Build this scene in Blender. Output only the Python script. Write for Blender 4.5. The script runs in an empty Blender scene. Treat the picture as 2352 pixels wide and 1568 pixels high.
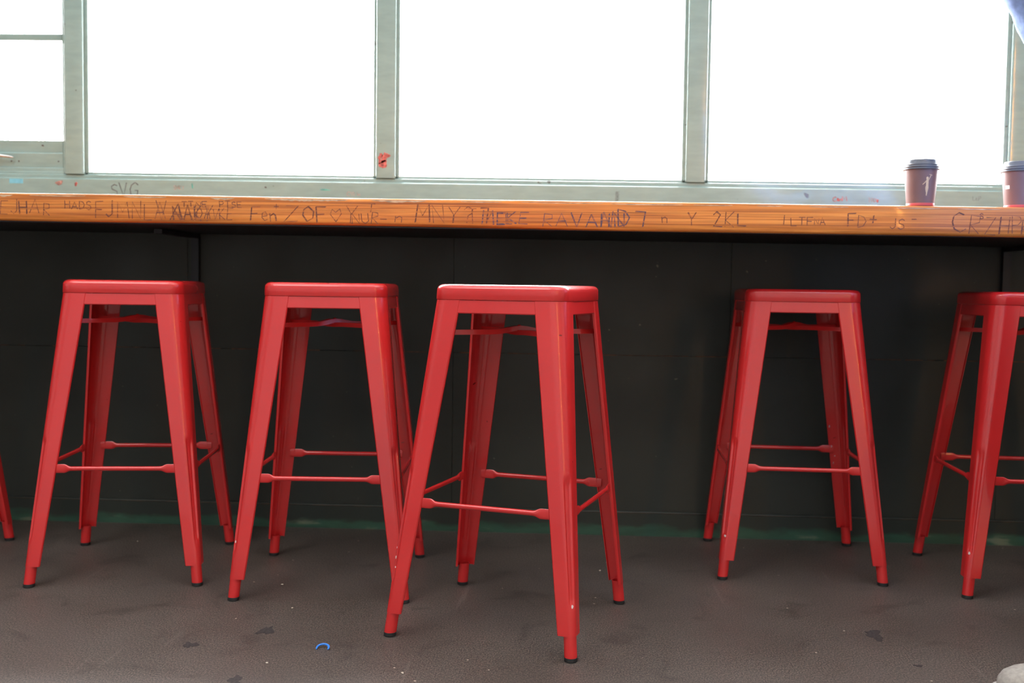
import bpy, bmesh, math, random
from mathutils import Vector, Matrix
from math import sin, cos, pi, radians as R
random.seed(7)
S = bpy.context.scene
COL = S.collection

# ------------------------------------------------------------------ camera
F_PX = 2324.4
CAM_H = 0.7545
fw = Vector((-0.0506283, 0.9972758, -0.0536456))
rt = Vector((0.9985881, 0.0514137, 0.0133608))
up = Vector((-0.0160825, 0.0528934, 0.9984707))
cd = bpy.data.cameras.new('camera')
cam = bpy.data.objects.new('camera', cd)
COL.objects.link(cam)
m = Matrix.Identity(4)
for i in range(3):
    m[i][0] = rt[i]; m[i][1] = up[i]; m[i][2] = -fw[i]
m[2][3] = CAM_H
cam.matrix_world = m
cd.sensor_width = 36.0
cd.lens = 36.0 * F_PX / 2352.0
cd.clip_start = 0.02
cd.dof.use_dof = True
cd.dof.focus_distance = 2.12
cd.dof.aperture_fstop = 3.5
S.camera = cam

# ------------------------------------------------------------------ light and exposure
S.view_settings.view_transform = 'Standard'
S.view_settings.look = 'None'
S.view_settings.gamma = 1.0
S.view_settings.exposure = 0.0
S.view_settings.use_curve_mapping = False
try:
    S.cycles.use_denoising = True
    S.cycles.max_bounces = 10
    S.cycles.diffuse_bounces = 5
    S.cycles.sample_clamp_indirect = 8.0
except Exception:
    pass
world = bpy.data.worlds.new('overcast_sky')
S.world = world
world.use_nodes = True
wn = world.node_tree.nodes
wn['Background'].inputs['Color'].default_value = (0.93, 0.97, 1.0, 1)
wn['Background'].inputs['Strength'].default_value = 36.0


def area(name, loc, rot, sx, sy, radiance, col, portal=False):
    ld = bpy.data.lights.new(name, 'AREA')
    ld.shape = 'RECTANGLE'; ld.size = sx; ld.size_y = sy
    ld.energy = radiance * pi * sx * sy
    ld.color = col
    o = bpy.data.objects.new(name, ld)
    o.location = loc; o.rotation_euler = rot
    COL.objects.link(o)
    if portal:
        ld.cycles.is_portal = True
    return o


# two unseen ceiling fill lights added to brighten the room, one on each side of the camera; daylight comes through the window wall
FILL_L = 9.0
PANELS = [(-1.9, 0.2), (1.5, 0.2)]
for q_, (lx_, ly_) in enumerate(PANELS):
    area('added_panel_fill', (lx_, ly_, 3.83), (0, 0, 0), 1.8, 0.9, FILL_L * (1.25 if q_ == 0 else 0.8), (1.0, 0.97, 0.93))
area('daylight_front', (0.0, 3.24, 2.40), (R(-90), 0, 0), 9.2, 2.7, 1.0, (1, 1, 1), portal=True)

# ------------------------------------------------------------------ helpers


def setp(o, label=None, cat=None, group=None, kind=None):
    if label: o['label'] = label
    if cat: o['category'] = cat
    if group: o['group'] = group
    if kind: o['kind'] = kind
    return o


def empty(name, loc=(0, 0, 0), rz=0.0, **k):
    o = bpy.data.objects.new(name, None)
    o.empty_display_size = 0.1
    o.location = loc; o.rotation_euler = (0, 0, rz)
    COL.objects.link(o)
    return setp(o, **k)


def mk(name, vf, mat, parent=None, smooth=None, **k):
    me = bpy.data.meshes.new(name)
    me.from_pydata([tuple(v) for v in vf[0]], [], vf[1])
    me.validate()
    bm = bmesh.new(); bm.from_mesh(me)
    bmesh.ops.recalc_face_normals(bm, faces=bm.faces)
    bm.to_mesh(me); bm.free()
    me.materials.append(mat)
    if smooth is not None:
        me.shade_smooth()
        if smooth < 170:
            me.set_sharp_from_angle(angle=R(smooth))
    o = bpy.data.objects.new(name, me)
    COL.objects.link(o)
    if parent: o.parent = parent
    return setp(o, **k)


def join(*parts):
    V, Fc = [], []
    for v, f in parts:
        n = len(V)
        V += [tuple(a) for a in v]
        Fc += [tuple(i + n for i in q) for q in f]
    return V, Fc


def box(x0, x1, y0, y1, z0, z1):
    v = [(x0, y0, z0), (x1, y0, z0), (x1, y1, z0), (x0, y1, z0), (x0, y0, z1), (x1, y0, z1), (x1, y1, z1), (x0, y1, z1)]
    f = [(0, 3, 2, 1), (4, 5, 6, 7), (0, 1, 5, 4), (1, 2, 6, 5), (2, 3, 7, 6), (3, 0, 4, 7)]
    return v, f


def loft(rings, closed=True, cap0=True, cap1=True):
    n = len(rings[0]); V = [p for r in rings for p in r]; Fc = []
    for i in range(len(rings) - 1):
        for j in range(n if closed else n - 1):
            a = i * n + j; b = i * n + (j + 1) % n
            Fc.append((a, b, b + n, a + n))
    if cap0: Fc.append(tuple(reversed(range(n))))
    if cap1: Fc.append(tuple(range((len(rings) - 1) * n, len(rings) * n)))
    return V, Fc


def tf(vf, fn):
    return [fn(*v) for v in vf[0]], vf[1]


def extr(profile, axis, a, b, seg=1):
    """profile (list of 2D points, closed) pulled along axis x, y or z from a to b"""
    rings = []
    for i in range(seg + 1):
        t = a + (b - a) * i / seg
        if axis == 'x': rings.append([(t, p, q) for p, q in profile])
        elif axis == 'y': rings.append([(p, t, q) for p, q in profile])
        else: rings.append([(p, q, t) for p, q in profile])
    return loft(rings)


TILT = -0.0055        # the window wall and the counter run slightly out of level


def tilt(vf):
    return [(x, y, z + TILT * x) for x, y, z in vf[0]], vf[1]


def tube(path, r, n=10, cap=True):
    rings = []
    for i, p in enumerate(path):
        p = Vector(p)
        a = Vector(path[max(0, i - 1)]); b = Vector(path[min(len(path) - 1, i + 1)])
        d = (b - a).normalized()
        u = d.cross(Vector((0, 0, 1)))
        if u.length < 0.05: u = d.cross(Vector((0, 1, 0)))
        u.normalize(); w = u.cross(d)
        rr = r[i] if isinstance(r, (list, tuple)) else r
        rings.append([p + (u * cos(2 * pi * k / n) + w * sin(2 * pi * k / n)) * rr for k in range(n)])
    return loft(rings, cap0=cap, cap1=cap)


def lathe(prof, n=48, cap0=True, cap1=True):
    return loft([[(r * cos(2 * pi * k / n), r * sin(2 * pi * k / n), z) for k in range(n)] for r, z in prof], cap0=cap0, cap1=cap1)


# ------------------------------------------------------------------ materials
class MatB:
    def __init__(s, name):
        s.m = bpy.data.materials.new(name); s.m.use_nodes = True
        s.t = s.m.node_tree; s.b = s.t.nodes['Principled BSDF']
        s.co = s.t.nodes.new('ShaderNodeTexCoord')

    def n(s, typ, **k):
        x = s.t.nodes.new(typ)
        for a, v in k.items(): setattr(x, a, v)
        return x

    def l(s, a, b): s.t.links.new(a, b)

    def noise(s, scale, detail=3, vec=(1, 1, 1), rough=0.5, dist=0.0):
        mp = s.n('ShaderNodeMapping'); mp.inputs['Scale'].default_value = vec
        s.l(s.co.outputs['Object'], mp.inputs['Vector'])
        t = s.n('ShaderNodeTexNoise')
        t.inputs['Scale'].default_value = scale; t.inputs['Detail'].default_value = detail
        t.inputs['Roughness'].default_value = rough; t.inputs['Distortion'].default_value = dist
        s.l(mp.outputs[0], t.inputs['Vector'])
        return t.outputs['Fac']

    def ramp(s, fac, stops, interp='LINEAR'):
        r = s.n('ShaderNodeValToRGB'); e = r.color_ramp.elements
        r.color_ramp.interpolation = interp
        while len(e) < len(stops): e.new(0.5)
        for q, (p, c) in zip(e, stops):
            q.position = p; q.color = c if len(c) == 4 else (*c, 1)
        s.l(fac, r.inputs['Fac'])
        return r.outputs['Color']

    def mix(s, fac, a, b, mode='MIX'):
        x = s.n('ShaderNodeMix', data_type='RGBA', blend_type=mode)
        for inp, v in ((x.inputs[0], fac), (x.inputs[6], a), (x.inputs[7], b)):
            if isinstance(v, bpy.types.NodeSocket): s.l(v, inp)
            elif isinstance(v, (float, int)): inp.default_value = v
            else: inp.default_value = (*v, 1) if len(v) == 3 else v
        return x.outputs[2]

    def set(s, **k):
        names = {'color': 'Base Color', 'rough': 'Roughness', 'metal': 'Metallic', 'coat': 'Coat Weight', 'coatr': 'Coat Roughness', 'spec': 'Specular IOR Level'}
        for a, v in k.items():
            i = s.b.inputs[names[a]]
            if isinstance(v, bpy.types.NodeSocket): s.l(v, i)
            elif a == 'color': i.default_value = (*v, 1)
            else: i.default_value = v
        return s

    def bump(s, h, strength, dist=0.002):
        b = s.n('ShaderNodeBump'); b.inputs['Strength'].default_value = strength; b.inputs['Distance'].default_value = dist
        s.l(h, b.inputs['Height']); s.l(b.outputs[0], s.b.inputs['Normal'])
        return s


def simple(name, col, rough=0.5, var=0.06, scale=30, **k):
    M = MatB(name)
    nz = M.noise(scale)
    c2 = tuple(max(0, c * (1 - var * 2)) for c in col); c3 = tuple(min(1, c * (1 + var)) for c in col)
    M.set(color=M.ramp(nz, [(0.3, c2), (0.7, c3)]), rough=rough, **k)
    return M.m


def red_mat():
    M = MatB('glossy_red_paint')
    base = M.ramp(M.noise(5, 1), [(0.3, (0.55, 0.017, 0.019)), (0.7, (0.60, 0.021, 0.021))])
    scr = M.ramp(M.noise(45, 1, vec=(0.8, 0.8, 1.6)), [(0.17, (0.08, 0.01, 0.01)), (0.19, (1, 1, 1))])
    c = M.mix(0.7, base, scr, 'MULTIPLY')
    M.set(color=c, rough=0.27, coat=0.5, coatr=0.05)
    return M.m


RED = red_mat()
RUBBER = simple('black_rubber', (0.012, 0.013, 0.014), 0.6)
CHIP = simple('chipped_white_primer', (0.75, 0.6, 0.58), 0.6)


def green_mat():
    M = MatB('sage_green_window_paint')
    a = M.ramp(M.noise(3.5, 3), [(0.3, (0.225, 0.335, 0.315)), (0.7, (0.255, 0.375, 0.355))])
    b = M.ramp(M.noise(60, 3, vec=(0.25, 1, 1)), [(0.3, (0.86, 0.86, 0.86)), (0.65, (1, 1, 1))])
    sp = M.ramp(M.noise(34, 2), [(0.24, (0.45, 0.35, 0.33)), (0.27, (1, 1, 1))])
    M.set(color=M.mix(1.0, M.mix(0.8, a, b, 'MULTIPLY'), sp, 'MULTIPLY'), rough=0.20, coat=0.8, coatr=0.06)
    M.bump(M.noise(45, 2), 0.05, 0.002)
    return M.m


GREEN = green_mat()


def darkwall_mat():
    M = MatB('dark_green_black_panel_paint')
    a = M.ramp(M.noise(1.7, 4), [(0.3, (0.022, 0.026, 0.022)), (0.7, (0.036, 0.038, 0.030))])
    sp = M.ramp(M.noise(55, 2), [(0.77, (0, 0, 0)), (0.80, (0.10, 0.085, 0.06))])
    M.set(color=M.mix(1.0, a, sp, 'ADD'), rough=M.ramp(M.noise(5, 4), [(0.3, (0.42,) * 3), (0.7, (0.62,) * 3)]), spec=0.35)
    M.bump(M.noise(20, 4), 0.25, 0.003)
    return M.m


DARK = darkwall_mat()


def base_mat():
    M = MatB('worn_green_baseboard_paint')
    z = M.n('ShaderNodeSeparateXYZ'); M.l(M.co.outputs['Object'], z.inputs[0])
    wear = M.n('ShaderNodeMath', operation='MULTIPLY_ADD'); M.l(M.noise(9, 4, vec=(1, 1, 2.5)), wear.inputs[0])
    wear.inputs[1].default_value = 0.06; M.l(z.outputs[2], wear.inputs[2])
    lo = M.ramp(M.noise(16, 4, vec=(0.5, 1, 2)), [(0.3, (0.018, 0.055, 0.035)), (0.62, (0.03, 0.09, 0.055)), (0.72, (0.14, 0.17, 0.11))])
    c = M.mix(M.ramp(wear.outputs[0], [(0.050, (0, 0, 0)), (0.062, (1, 1, 1))]), lo, (0.018, 0.024, 0.018))
    M.set(color=c, rough=0.5)
    return M.m


BASE = base_mat()


def wood_mat():
    M = MatB('orange_varnished_fir')
    g = M.noise(80, 5, vec=(0.022, 1, 1.9), rough=0.6, dist=0.2)
    g2 = M.noise(190, 3, vec=(0.02, 1, 1.2))
    c = M.ramp(g, [(0.30, (0.33, 0.085, 0.014)), (0.46, (0.70, 0.225, 0.036)), (0.60, (0.84, 0.32, 0.06)), (0.72, (0.48, 0.14, 0.022))])
    c = M.mix(0.55, c, M.ramp(g2, [(0.35, (0.45, 0.35, 0.3)), (0.6, (1, 1, 1))]), 'MULTIPLY')
    d = M.ramp(M.noise(3, 4), [(0.3, (0.8, 0.75, 0.72)), (0.6, (1, 1, 1))])
    M.set(color=M.mix(0.8, c, d, 'MULTIPLY'), rough=0.36, coat=0.15)
    M.bump(g, 0.25, 0.0015)
    return M.m


WOOD = wood_mat()
RAW = simple('worn_pale_wood_edge', (0.62, 0.42, 0.26), 0.5, 0.2, 60)


def ink_mat(name, dark):
    M = MatB(name)
    M.set(color=M.ramp(M.noise(330, 2, vec=(0.06, 1, 1)), [(0.52, dark), (0.66, (0.50, 0.15, 0.035))]), rough=0.6)
    return M.m


CARVE = ink_mat('scratched_brown_ink', (0.15, 0.05, 0.035))
INKBLUE = ink_mat('blue_black_ink', (0.09, 0.06, 0.10))


def floor_mat():
    M = MatB('brown_grey_worn_floor')
    a = M.ramp(M.noise(2.2, 4), [(0.3, (0.052, 0.038, 0.031)), (0.7, (0.084, 0.066, 0.056))])
    g = M.ramp(M.noise(330, 3, vec=(1, 0.6, 1), rough=0.7), [(0.36, (0.25, 0.23, 0.22)), (0.5, (0.95, 0.95, 0.95)), (0.64, (2.3, 2.25, 2.1))])
    st = M.ramp(M.noise(8, 5, dist=0.8), [(0.30, (0.62, 0.58, 0.56)), (0.42, (1, 1, 1))])
    sc = M.ramp(M.noise(30, 2, vec=(1.2, 0.06, 1)), [(0.70, (0, 0, 0)), (0.76, (0.03, 0.028, 0.025))])
    c = M.mix(1.0, M.mix(1.0, a, g, 'MULTIPLY'), st, 'MULTIPLY')
    c = M.mix(1.0, c, sc, 'ADD')
    v = M.n('ShaderNodeTexVoronoi'); v.inputs['Scale'].default_value = 22; M.l(M.co.outputs['Object'], v.inputs['Vector'])
    dot = M.ramp(v.outputs['Distance'], [(0.045, (1, 1, 1)), (0.06, (0, 0, 0))])
    pick = M.n('ShaderNodeSeparateColor'); M.l(v.outputs['Color'], pick.inputs[0])
    sel = M.ramp(pick.outputs[0], [(0.78, (0, 0, 0)), (0.80, (1, 1, 1))])
    c = M.mix(M.mix(1.0, dot, sel, 'MULTIPLY'), c, (0.50, 0.42, 0.32))
    M.set(color=c, rough=M.ramp(M.noise(3, 3), [(0.3, (0.50,) * 3), (0.7, (0.62,) * 3)]), spec=1.0)
    M.bump(M.noise(330, 3, rough=0.7), 0.12, 0.001)
    return M.m


FLOOR = floor_mat()
PLASTER = simple('beige_plaster', (0.24, 0.24, 0.235), 0.8, 0.03, 5)
CEIL = simple('white_ceiling_paint', (0.52, 0.52, 0.51), 0.85, 0.02, 5)
STEEL = simple('brushed_steel', (0.55, 0.55, 0.55), 0.3, 0.15, 80, metal=1.0)
BLACKMET = simple('black_painted_steel', (0.012, 0.013, 0.016), 0.5, 0.1)


def glass_mat():
    M = MatB('window_glass')
    M.t.nodes.remove(M.b)
    out = M.t.nodes['Material Output']
    tr = M.n('ShaderNodeBsdfTransparent'); gl = M.n('ShaderNodeBsdfGlossy'); gl.inputs['Roughness'].default_value = 0.02
    fr = M.n('ShaderNodeFresnel'); fr.inputs['IOR'].default_value = 1.2
    mx = M.n('ShaderNodeMixShader')
    M.l(fr.outputs[0], mx.inputs[0]); M.l(tr.outputs[0], mx.inputs[1]); M.l(gl.outputs[0], mx.inputs[2])
    M.l(mx.outputs[0], out.inputs['Surface'])
    return M.m


GLASS = glass_mat()

# ------------------------------------------------------------------ room shell
WY = 3.085
mk('floor', box(-4.8, 4.8, -3.7, 3.35, -0.10, 0.0), FLOOR, kind='structure')
mk('ceiling', box(-4.8, 4.8, -3.7, 3.35, 3.9, 4.0), CEIL, kind='structure')
mk('wall_right', box(4.6, 4.75, -3.6, 3.35, 0.0, 3.9), PLASTER, kind='structure')
mk('wall_left', box(-4.8, -4.64, -3.6, 3.35, 0, 3.9), PLASTER, kind='structure')
mk('wall_rear', box(-4.64, 4.6, -3.7, -3.54, 0, 3.9), PLASTER, kind='structure')

# wall below the windows: painted panels, upper and lower rows with narrow seams
seams = [-4.55, -3.70, -2.85, -2.01, -1.165, -0.337, 0.502, 1.305, 2.15, 3.0, 3.85, 4.55]
parts = [box(-4.6, 4.6, WY + 0.014, 3.30, 0.0, 1.02)]
SE = 0.552
for i in range(len(seams) - 1):
    for z0, z1 in ((0.0, SE - 0.0004), (SE + 0.0004, 0.99)):
        a, b = seams[i] + 0.0003, seams[i + 1] - 0.0003
        c = 0.0008
        rings = [[(a, WY + 0.014, z0), (b, WY + 0.014, z0), (b, WY + 0.014, z1), (a, WY + 0.014, z1)],
                 [(a, WY + c, z0), (b, WY + c, z0), (b, WY + c, z1), (a, WY + c, z1)],
                 [(a + c, WY, z0 + c), (b - c, WY, z0 + c), (b - c, WY, z1 - c), (a + c, WY, z1 - c)]]
        parts.append(loft(rings, cap0=False))
wf = mk('wall_front', join(*parts), DARK, kind='structure')


def rust_strip():
    V, Fc = [], []
    x = -1.9
    while x < 2.2:
        L = random.uniform(0.02, 0.16)
        if random.random() < 0.8:
            h = random.uniform(0.0006, 0.0014)
            V0, F0 = box(x, x + L, WY - 0.0006, WY + 0.001, SE - h, SE + h)
            n = len(V); V += V0; Fc += [tuple(i + n for i in q) for q in F0]
        x += L + random.uniform(0.0, 0.05)
    return V, Fc


mk('rust_streak', rust_strip(), simple('orange_rust', (0.13, 0.045, 0.015), 0.7, 0.4, 40), wf, label='thin orange rust along the panel seam')
prof = [(WY + 0.01, 0.0), (WY - 0.010, 0.0), (WY - 0.010, 0.070), (WY - 0.008, 0.0745), (WY + 0.01, 0.0755)]
bb = mk('baseboard_front', extr(prof, 'x', -4.6, 4.6, 40), BASE, kind='structure')
mk('dust_line', box(-2.4, 2.4, WY - 0.0112, WY - 0.0098, 0.0705, 0.0720), simple('orange_dust', (0.06, 0.035, 0.018), 0.8, 0.6, 20), bb, label='thin dusty orange line on the top edge')

# ------------------------------------------------------------------ window wall


def arc(cx, cy, r, a0, a1, n=5):
    return [(cx + r * cos(R(a0 + (a1 - a0) * i / n)), cy + r * sin(R(a0 + (a1 - a0) * i / n))) for i in range(n + 1)]


# apron board between counter and sill, with a rounded upper front edge  (y, z) profiles
r = 0.010
ap = [(3.30, 0.96), (WY, 0.96)] + arc(WY + .0015, 1.0630 - .0015, .0015, 180, 115, 3) + [(WY + .006, 1.0655), (WY + .0125, 1.0685), (3.30, 1.0685)]
apron = mk('trim_1', tilt(extr(ap, 'x', -4.6, 4.6, 40)), GREEN, smooth=50, kind='structure')
y1 = WY + 0.012
z1 = 0.7545 + (1.0790 - 0.7545) * y1 / WY
st = [(3.30, 1.06), (y1, 1.06)] + arc(y1 + .001, z1 - .0040, .001, 180, 115, 3) + [(y1 + .0045, z1 - .0013), (y1 + .0080, z1), (3.30, z1)]
sill = mk('trim_2', tilt(extr(st, 'x', -4.6, 4.6, 40)), GREEN, smooth=50, kind='structure')

ZT = 3.70
POSTS = [-3.47, -2.475, -1.5258, -0.5516, 0.3893, 1.3375, 2.29, 3.24]
HALF = [0.031] * 8
k = 3
for px in POSTS:
    h = 0.0300
    r = 0.0055
    pr = [(px - h, y1 + 0.028), (px - h, WY + r)] + arc(px - h + r, WY + r, r, 180, 270, 4)[1:] + arc(px + h - r, WY + r, r, 270, 360, 4) + [(px + h, y1 + 0.028)]
    # front face level with the step above the apron
    pr = [(a, b + 0.006) for a, b in pr]
    mk('trim_%d' % k, tilt(extr(pr, 'z', z1 - 0.001, ZT, 2)), GREEN, smooth=50, kind='structure')
    k += 1
mk('wall_front_upper', box(-4.6, 4.6, WY + 0.02, 3.30, ZT - 0.012, 3.9), PLASTER, kind='structure')
mk('trim_%d' % k, join(box(-4.6, -3.44, WY + 0.03, 3.30, 1.06, ZT), box(3.21, 4.6, WY + 0.03, 3.30, 1.06, ZT)), GREEN, kind='structure')

# windows between posts: a frame (stops) and a pane
GB = 1.0848          # lower edge of the visible glass, at x = 0
for wi in range(7):
    xa, xb = POSTS[wi] + 0.03, POSTS[wi + 1] - 0.03
    t = empty('window_%d' % (wi + 1), ((xa + xb) / 2, 3.15, 1.08), kind='structure')
    ox, oy, oz = t.location

    def loc(vf):
        return [(x - ox, y - oy, z - oz) for x, y, z in tilt(vf)[0]], vf[1]
    w = 0.0110
    yf = WY + 0.020
    r = 0.003
    gb = 0.7545 + (GB - 0.7545) * (yf + 0.002) / WY
    left = [(xa - 0.002, yf + 0.04), (xa - 0.002, yf), (xa + w - r, yf)] + arc(xa + w - r, yf + r, r, 270, 360, 3) + [(xa + w, yf + 0.04)]
    right = [(2 * 0 + xa + xb - p, q) for p, q in left]
    low = [(yf + 0.04, z1 - 0.002), (yf, z1 - 0.002)] + arc(yf + r, gb - r, r, 180, 90, 3) + [(yf + 0.04, gb)]
    if wi != 1:
        fr = join(extr(left, 'z', z1 - 0.002, ZT), extr(right, 'z', z1 - 0.002, ZT), extr(low, 'x', xa, xb, 4), box(xa, xb, yf, yf + 0.04, ZT - 0.03, ZT))
        mk('window_frame', loc(fr), GREEN, t, smooth=45)
        mk('window_pane', loc(box(xa + 0.004, xb - 0.004, yf + 0.030, yf + 0.034, gb - 0.005, ZT - 0.02)), GLASS, t)
    else:
        # the opening casement at the far left with a deep bottom rail and a glazing bar
        fr = join(extr(left, 'z', z1 - 0.002, ZT), extr(right, 'z', z1 - 0.002, ZT), extr(low, 'x', xa, xb, 4), box(xa, xb, yf, yf + 0.04, ZT - 0.03, ZT))
        mk('window_frame', loc(fr), GREEN, t, smooth=45)
        sa, sb = xa + w, xb - w
        T = 0.0085  # height change by tilt at this window
        ys = yf + 0.004
        rail = [(ys + 0.03, gb - 0.003), (ys, gb - 0.003)] + arc(ys + 0.003, 1.0995 - 0.003, 0.003, 180, 90, 3) + [(ys + 0.006, 1.0995), (ys + 0.006, 1.1425)] + arc(ys + 0.010, 1.1425, 0.004, 180, 90, 3) + [(ys + 0.012, 1.1465), (ys + 0.012, 1.1845), (ys + 0.03, 1.1845)]
        stl = lambda a, b: extr([(a, ys + 0.03), (a, ys + 0.003), (a + 0.002, ys), (b - 0.002, ys), (b, ys + 0.003), (b, ys + 0.03)], 'z', gb, ZT - 0.03)
        s = join(extr(rail, 'x', sa, sb, 2), stl(sa, sa + 0.004), stl(sb - 0.004, sb), box(sa, sb, ys + 0.004, ys + 0.03, ZT - 0.06, ZT - 0.03))
        sash = mk('sash', loc(s), GREEN, t, smooth=45)
        bar = [(ys + 0.03, 1.4925), (ys + 0.012, 1.4925), (ys + 0.010, 1.4945), (ys + 0.010, 1.5115), (ys + 0.012, 1.5135), (ys + 0.03, 1.5135)]
        mk('glazing_bar', loc(extr(bar, 'x', sa, sb)), GREEN, t)
        mk('window_pane', loc(box(sa, sb, ys + 0.020, ys + 0.024, 1.18, ZT - 0.05)), GLASS, t)
        # latch on the bottom rail
        lt = join(box(-1.82, -1.775, ys - 0.004, ys + 0.006, 1.126, 1.140),
                  tube([(-1.80, ys - 0.004, 1.133), (-1.798, ys - 0.012, 1.134), (-1.770, ys - 0.014, 1.134), (-1.735, ys - 0.010, 1.1305), (-1.7245, ys - 0.008, 1.1285)], [0.005, 0.0055, 0.005, 0.004, 0.002], 10))
        mk('latch', loc(lt), STEEL, t, smooth=50, label='worn metal window latch')

# ---- paint marks and pen marks on the trim
PR = 0.00045


def blob(cx, cz, rx, rz, y, seed, n=26, rough=0.35):
    rnd = random.Random(seed)
    ph = [rnd.uniform(0, 6.28) for _ in range(4)]
    pts = []
    for i in range(n):
        a = 2 * pi * i / n
        q = 1 + rough * (0.5 * sin(2 * a + ph[0]) + 0.35 * sin(3 * a + ph[1]) + 0.3 * sin(5 * a + ph[2]) + 0.2 * sin(8 * a + ph[3]))
        pts.append((cx + rx * q * cos(a), cz + rz * q * sin(a)))
    return loft([[(x, y, z) for x, z in pts], [(x, y - PR, z) for x, z in pts]])


REDP = simple('smeared_red_paint', (0.50, 0.13, 0.12), 0.5, 0.35, 90)
PINKP = simple('faded_red_paint', (0.42, 0.24, 0.21), 0.6, 0.3, 90)
BLUET = simple('pale_blue_paint', (0.17, 0.50, 0.66), 0.5, 0.08, 60)
TEALP = simple('teal_paint', (0.10, 0.42, 0.38), 0.5, 0.2, 60)
GREYM = simple('grey_marker_ink', (0.12, 0.14, 0.15), 0.6, 0.3, 120)
DOTS = simple('dark_speck', (0.06, 0.05, 0.05), 0.6)


def strokes(polys, wdt, y, ylift=0.0004):
    """ribbons that follow 2D polylines (x, z) on a plane facing -y"""
    V, Fc = [], []
    for pl in polys:
        L, Rr = [], []
        for i, (x, z) in enumerate(pl):
            a = pl[max(0, i - 1)]; b = pl[min(len(pl) - 1, i + 1)]
            dx, dz = b[0] - a[0], b[1] - a[1]
            d = math.hypot(dx, dz) or 1
            nx, nz = -dz / d * wdt / 2, dx / d * wdt / 2
            L.append((x + nx, z + nz)); Rr.append((x - nx, z - nz))
        n = len(V); m = len(pl)
        for (x, z) in L + Rr: V.append((x, y - ylift, z))
        for i in range(m - 1): Fc.append((n + i, n + i + 1, n + m + i + 1, n + m + i))
    return V, Fc


G = {
    'A': [[(0, 0), (.4, 1), (.8, 0)], [(.15, .38), (.65, .38)]], 'B': [[(0, 0), (0, 1), (.5, .9), (.5, .6), (0, .52), (.6, .42), (.6, .1), (0, 0)]],
    'C': [[(.75, .85), (.45, 1), (.12, .8), (0, .5), (.1, .15), (.45, 0), (.75, .15)]], 'D': [[(0, 0), (0, 1), (.45, .9), (.68, .5), (.45, .1), (0, 0)]],
    'E': [[(.65, 1), (0, 1), (0, 0), (.65, 0)], [(0, .5), (.5, .5)]], 'F': [[(.65, 1), (0, 1), (0, 0)], [(0, .52), (.5, .52)]],
    'G': [[(.72, .82), (.42, 1), (.1, .8), (0, .5), (.1, .12), (.4, 0), (.7, .12), (.72, .42), (.4, .42)]],
    'H': [[(0, 0), (0, 1)], [(.65, 0), (.65, 1)], [(0, .5), (.65, .5)]], 'I': [[(.1, 0), (.1, 1)]], 'J': [[(.5, 1), (.5, .2), (.25, 0), (0, .2)]],
    'K': [[(0, 0), (0, 1)], [(.6, 1), (0, .45), (.65, 0)]], 'L': [[(0, 1), (0, 0), (.6, 0)]], 'M': [[(0, 0), (.1, 1), (.45, .35), (.8, 1), (.9, 0)]],
    'N': [[(0, 0), (0, 1), (.65, 0), (.65, 1)]], 'O': [[(.35, 1), (.05, .75), (0, .4), (.3, 0), (.65, .25), (.7, .65), (.35, 1)]],
    'P': [[(0, 0), (0, 1), (.5, .95), (.6, .7), (.4, .5), (0, .48)]], 'R': [[(0, 0), (0, 1), (.5, .92), (.52, .62), (0, .5), (.6, 0)]],
    'S': [[(.6, .88), (.35, 1), (.05, .85), (.1, .6), (.55, .42), (.6, .15), (.3, 0), (0, .14)]], 'T': [[(0, 1), (.7, 1)], [(.35, 1), (.35, 0)]],
    'U': [[(0, 1), (0, .2), (.3, 0), (.6, .2), (.6, 1)]], 'V': [[(0, 1), (.35, 0), (.7, 1)]], 'Y': [[(0, 1), (.32, .5), (.7, 1)], [(.32, .5), (.3, 0)]],
    'Z': [[(0, 1), (.65, 1), (0, 0), (.7, 0)]], '7': [[(0, 1), (.6, 1), (.5, 0)]], '?': [[(0, .8), (.2, 1), (.5, .85), (.45, .6), (.22, .45), (.2, .22)], [(.19, .06), (.2, 0)]],
    '2': [[(0, .8), (.25, 1), (.5, .8), (0, 0), (.6, 0)]], '+': [[(.3, .8), (.3, .2)], [(0, .5), (.6, .5)]], '-': [[(0, .5), (.6, .5)]], '.': [[(.1, .05), (.16, 0)]],
    'o': [[(.35, .05), (0, .55), (.12, .85), (.35, .65), (.6, .85), (.72, .55), (.35, .05)]],
    'n': [[(0, 0), (0, .6)], [(0, .4), (.25, .6), (.4, .45), (.4, 0)]], 'e': [[(0, .3), (.4, .35), (.3, .6), (.05, .5), (0, .2), (.2, 0), (.42, .1)]],
}


def text(s, x, z, h, wd=1.0, gap=.28, jit=.05, seed=1):
    rnd = random.Random(seed); out = []
    for ch in s:
        if ch == ' ': x += h * .5 * wd; continue
        g = G[ch]; hz = h * (1 + rnd.uniform(-.12, .12)); dz = rnd.uniform(-.06, .06) * h; sl = rnd.uniform(-.1, .12)
        mx = max(p[0] for st_ in g for p in st_)
        for st_ in g:
            pl = []
            for i in range(len(st_)):
                pl.append((x + (st_[i][0] * h * wd + sl * st_[i][1] * h) + rnd.uniform(-jit, jit) * h * .6, z + dz + st_[i][1] * hz + rnd.uniform(-jit, jit) * h * .6))
            out.append(pl)
        x += (mx + gap) * h * wd
    return out


def X(u, Y=2.56):
    """x of photo column u at counter height, wall frame (survey of the photograph)"""
    a = (u - 1176) / F_PX
    return Y * (fw[0] + rt[0] * a) / (fw[1] + rt[1] * a)


# marks on the apron: (x from photo column), z measured at x
def zt(z, x): return z + TILT * x


YA = WY
def onapron(name, vf, mat, lab): mk(name, vf, mat, apron, label=lab)


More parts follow.
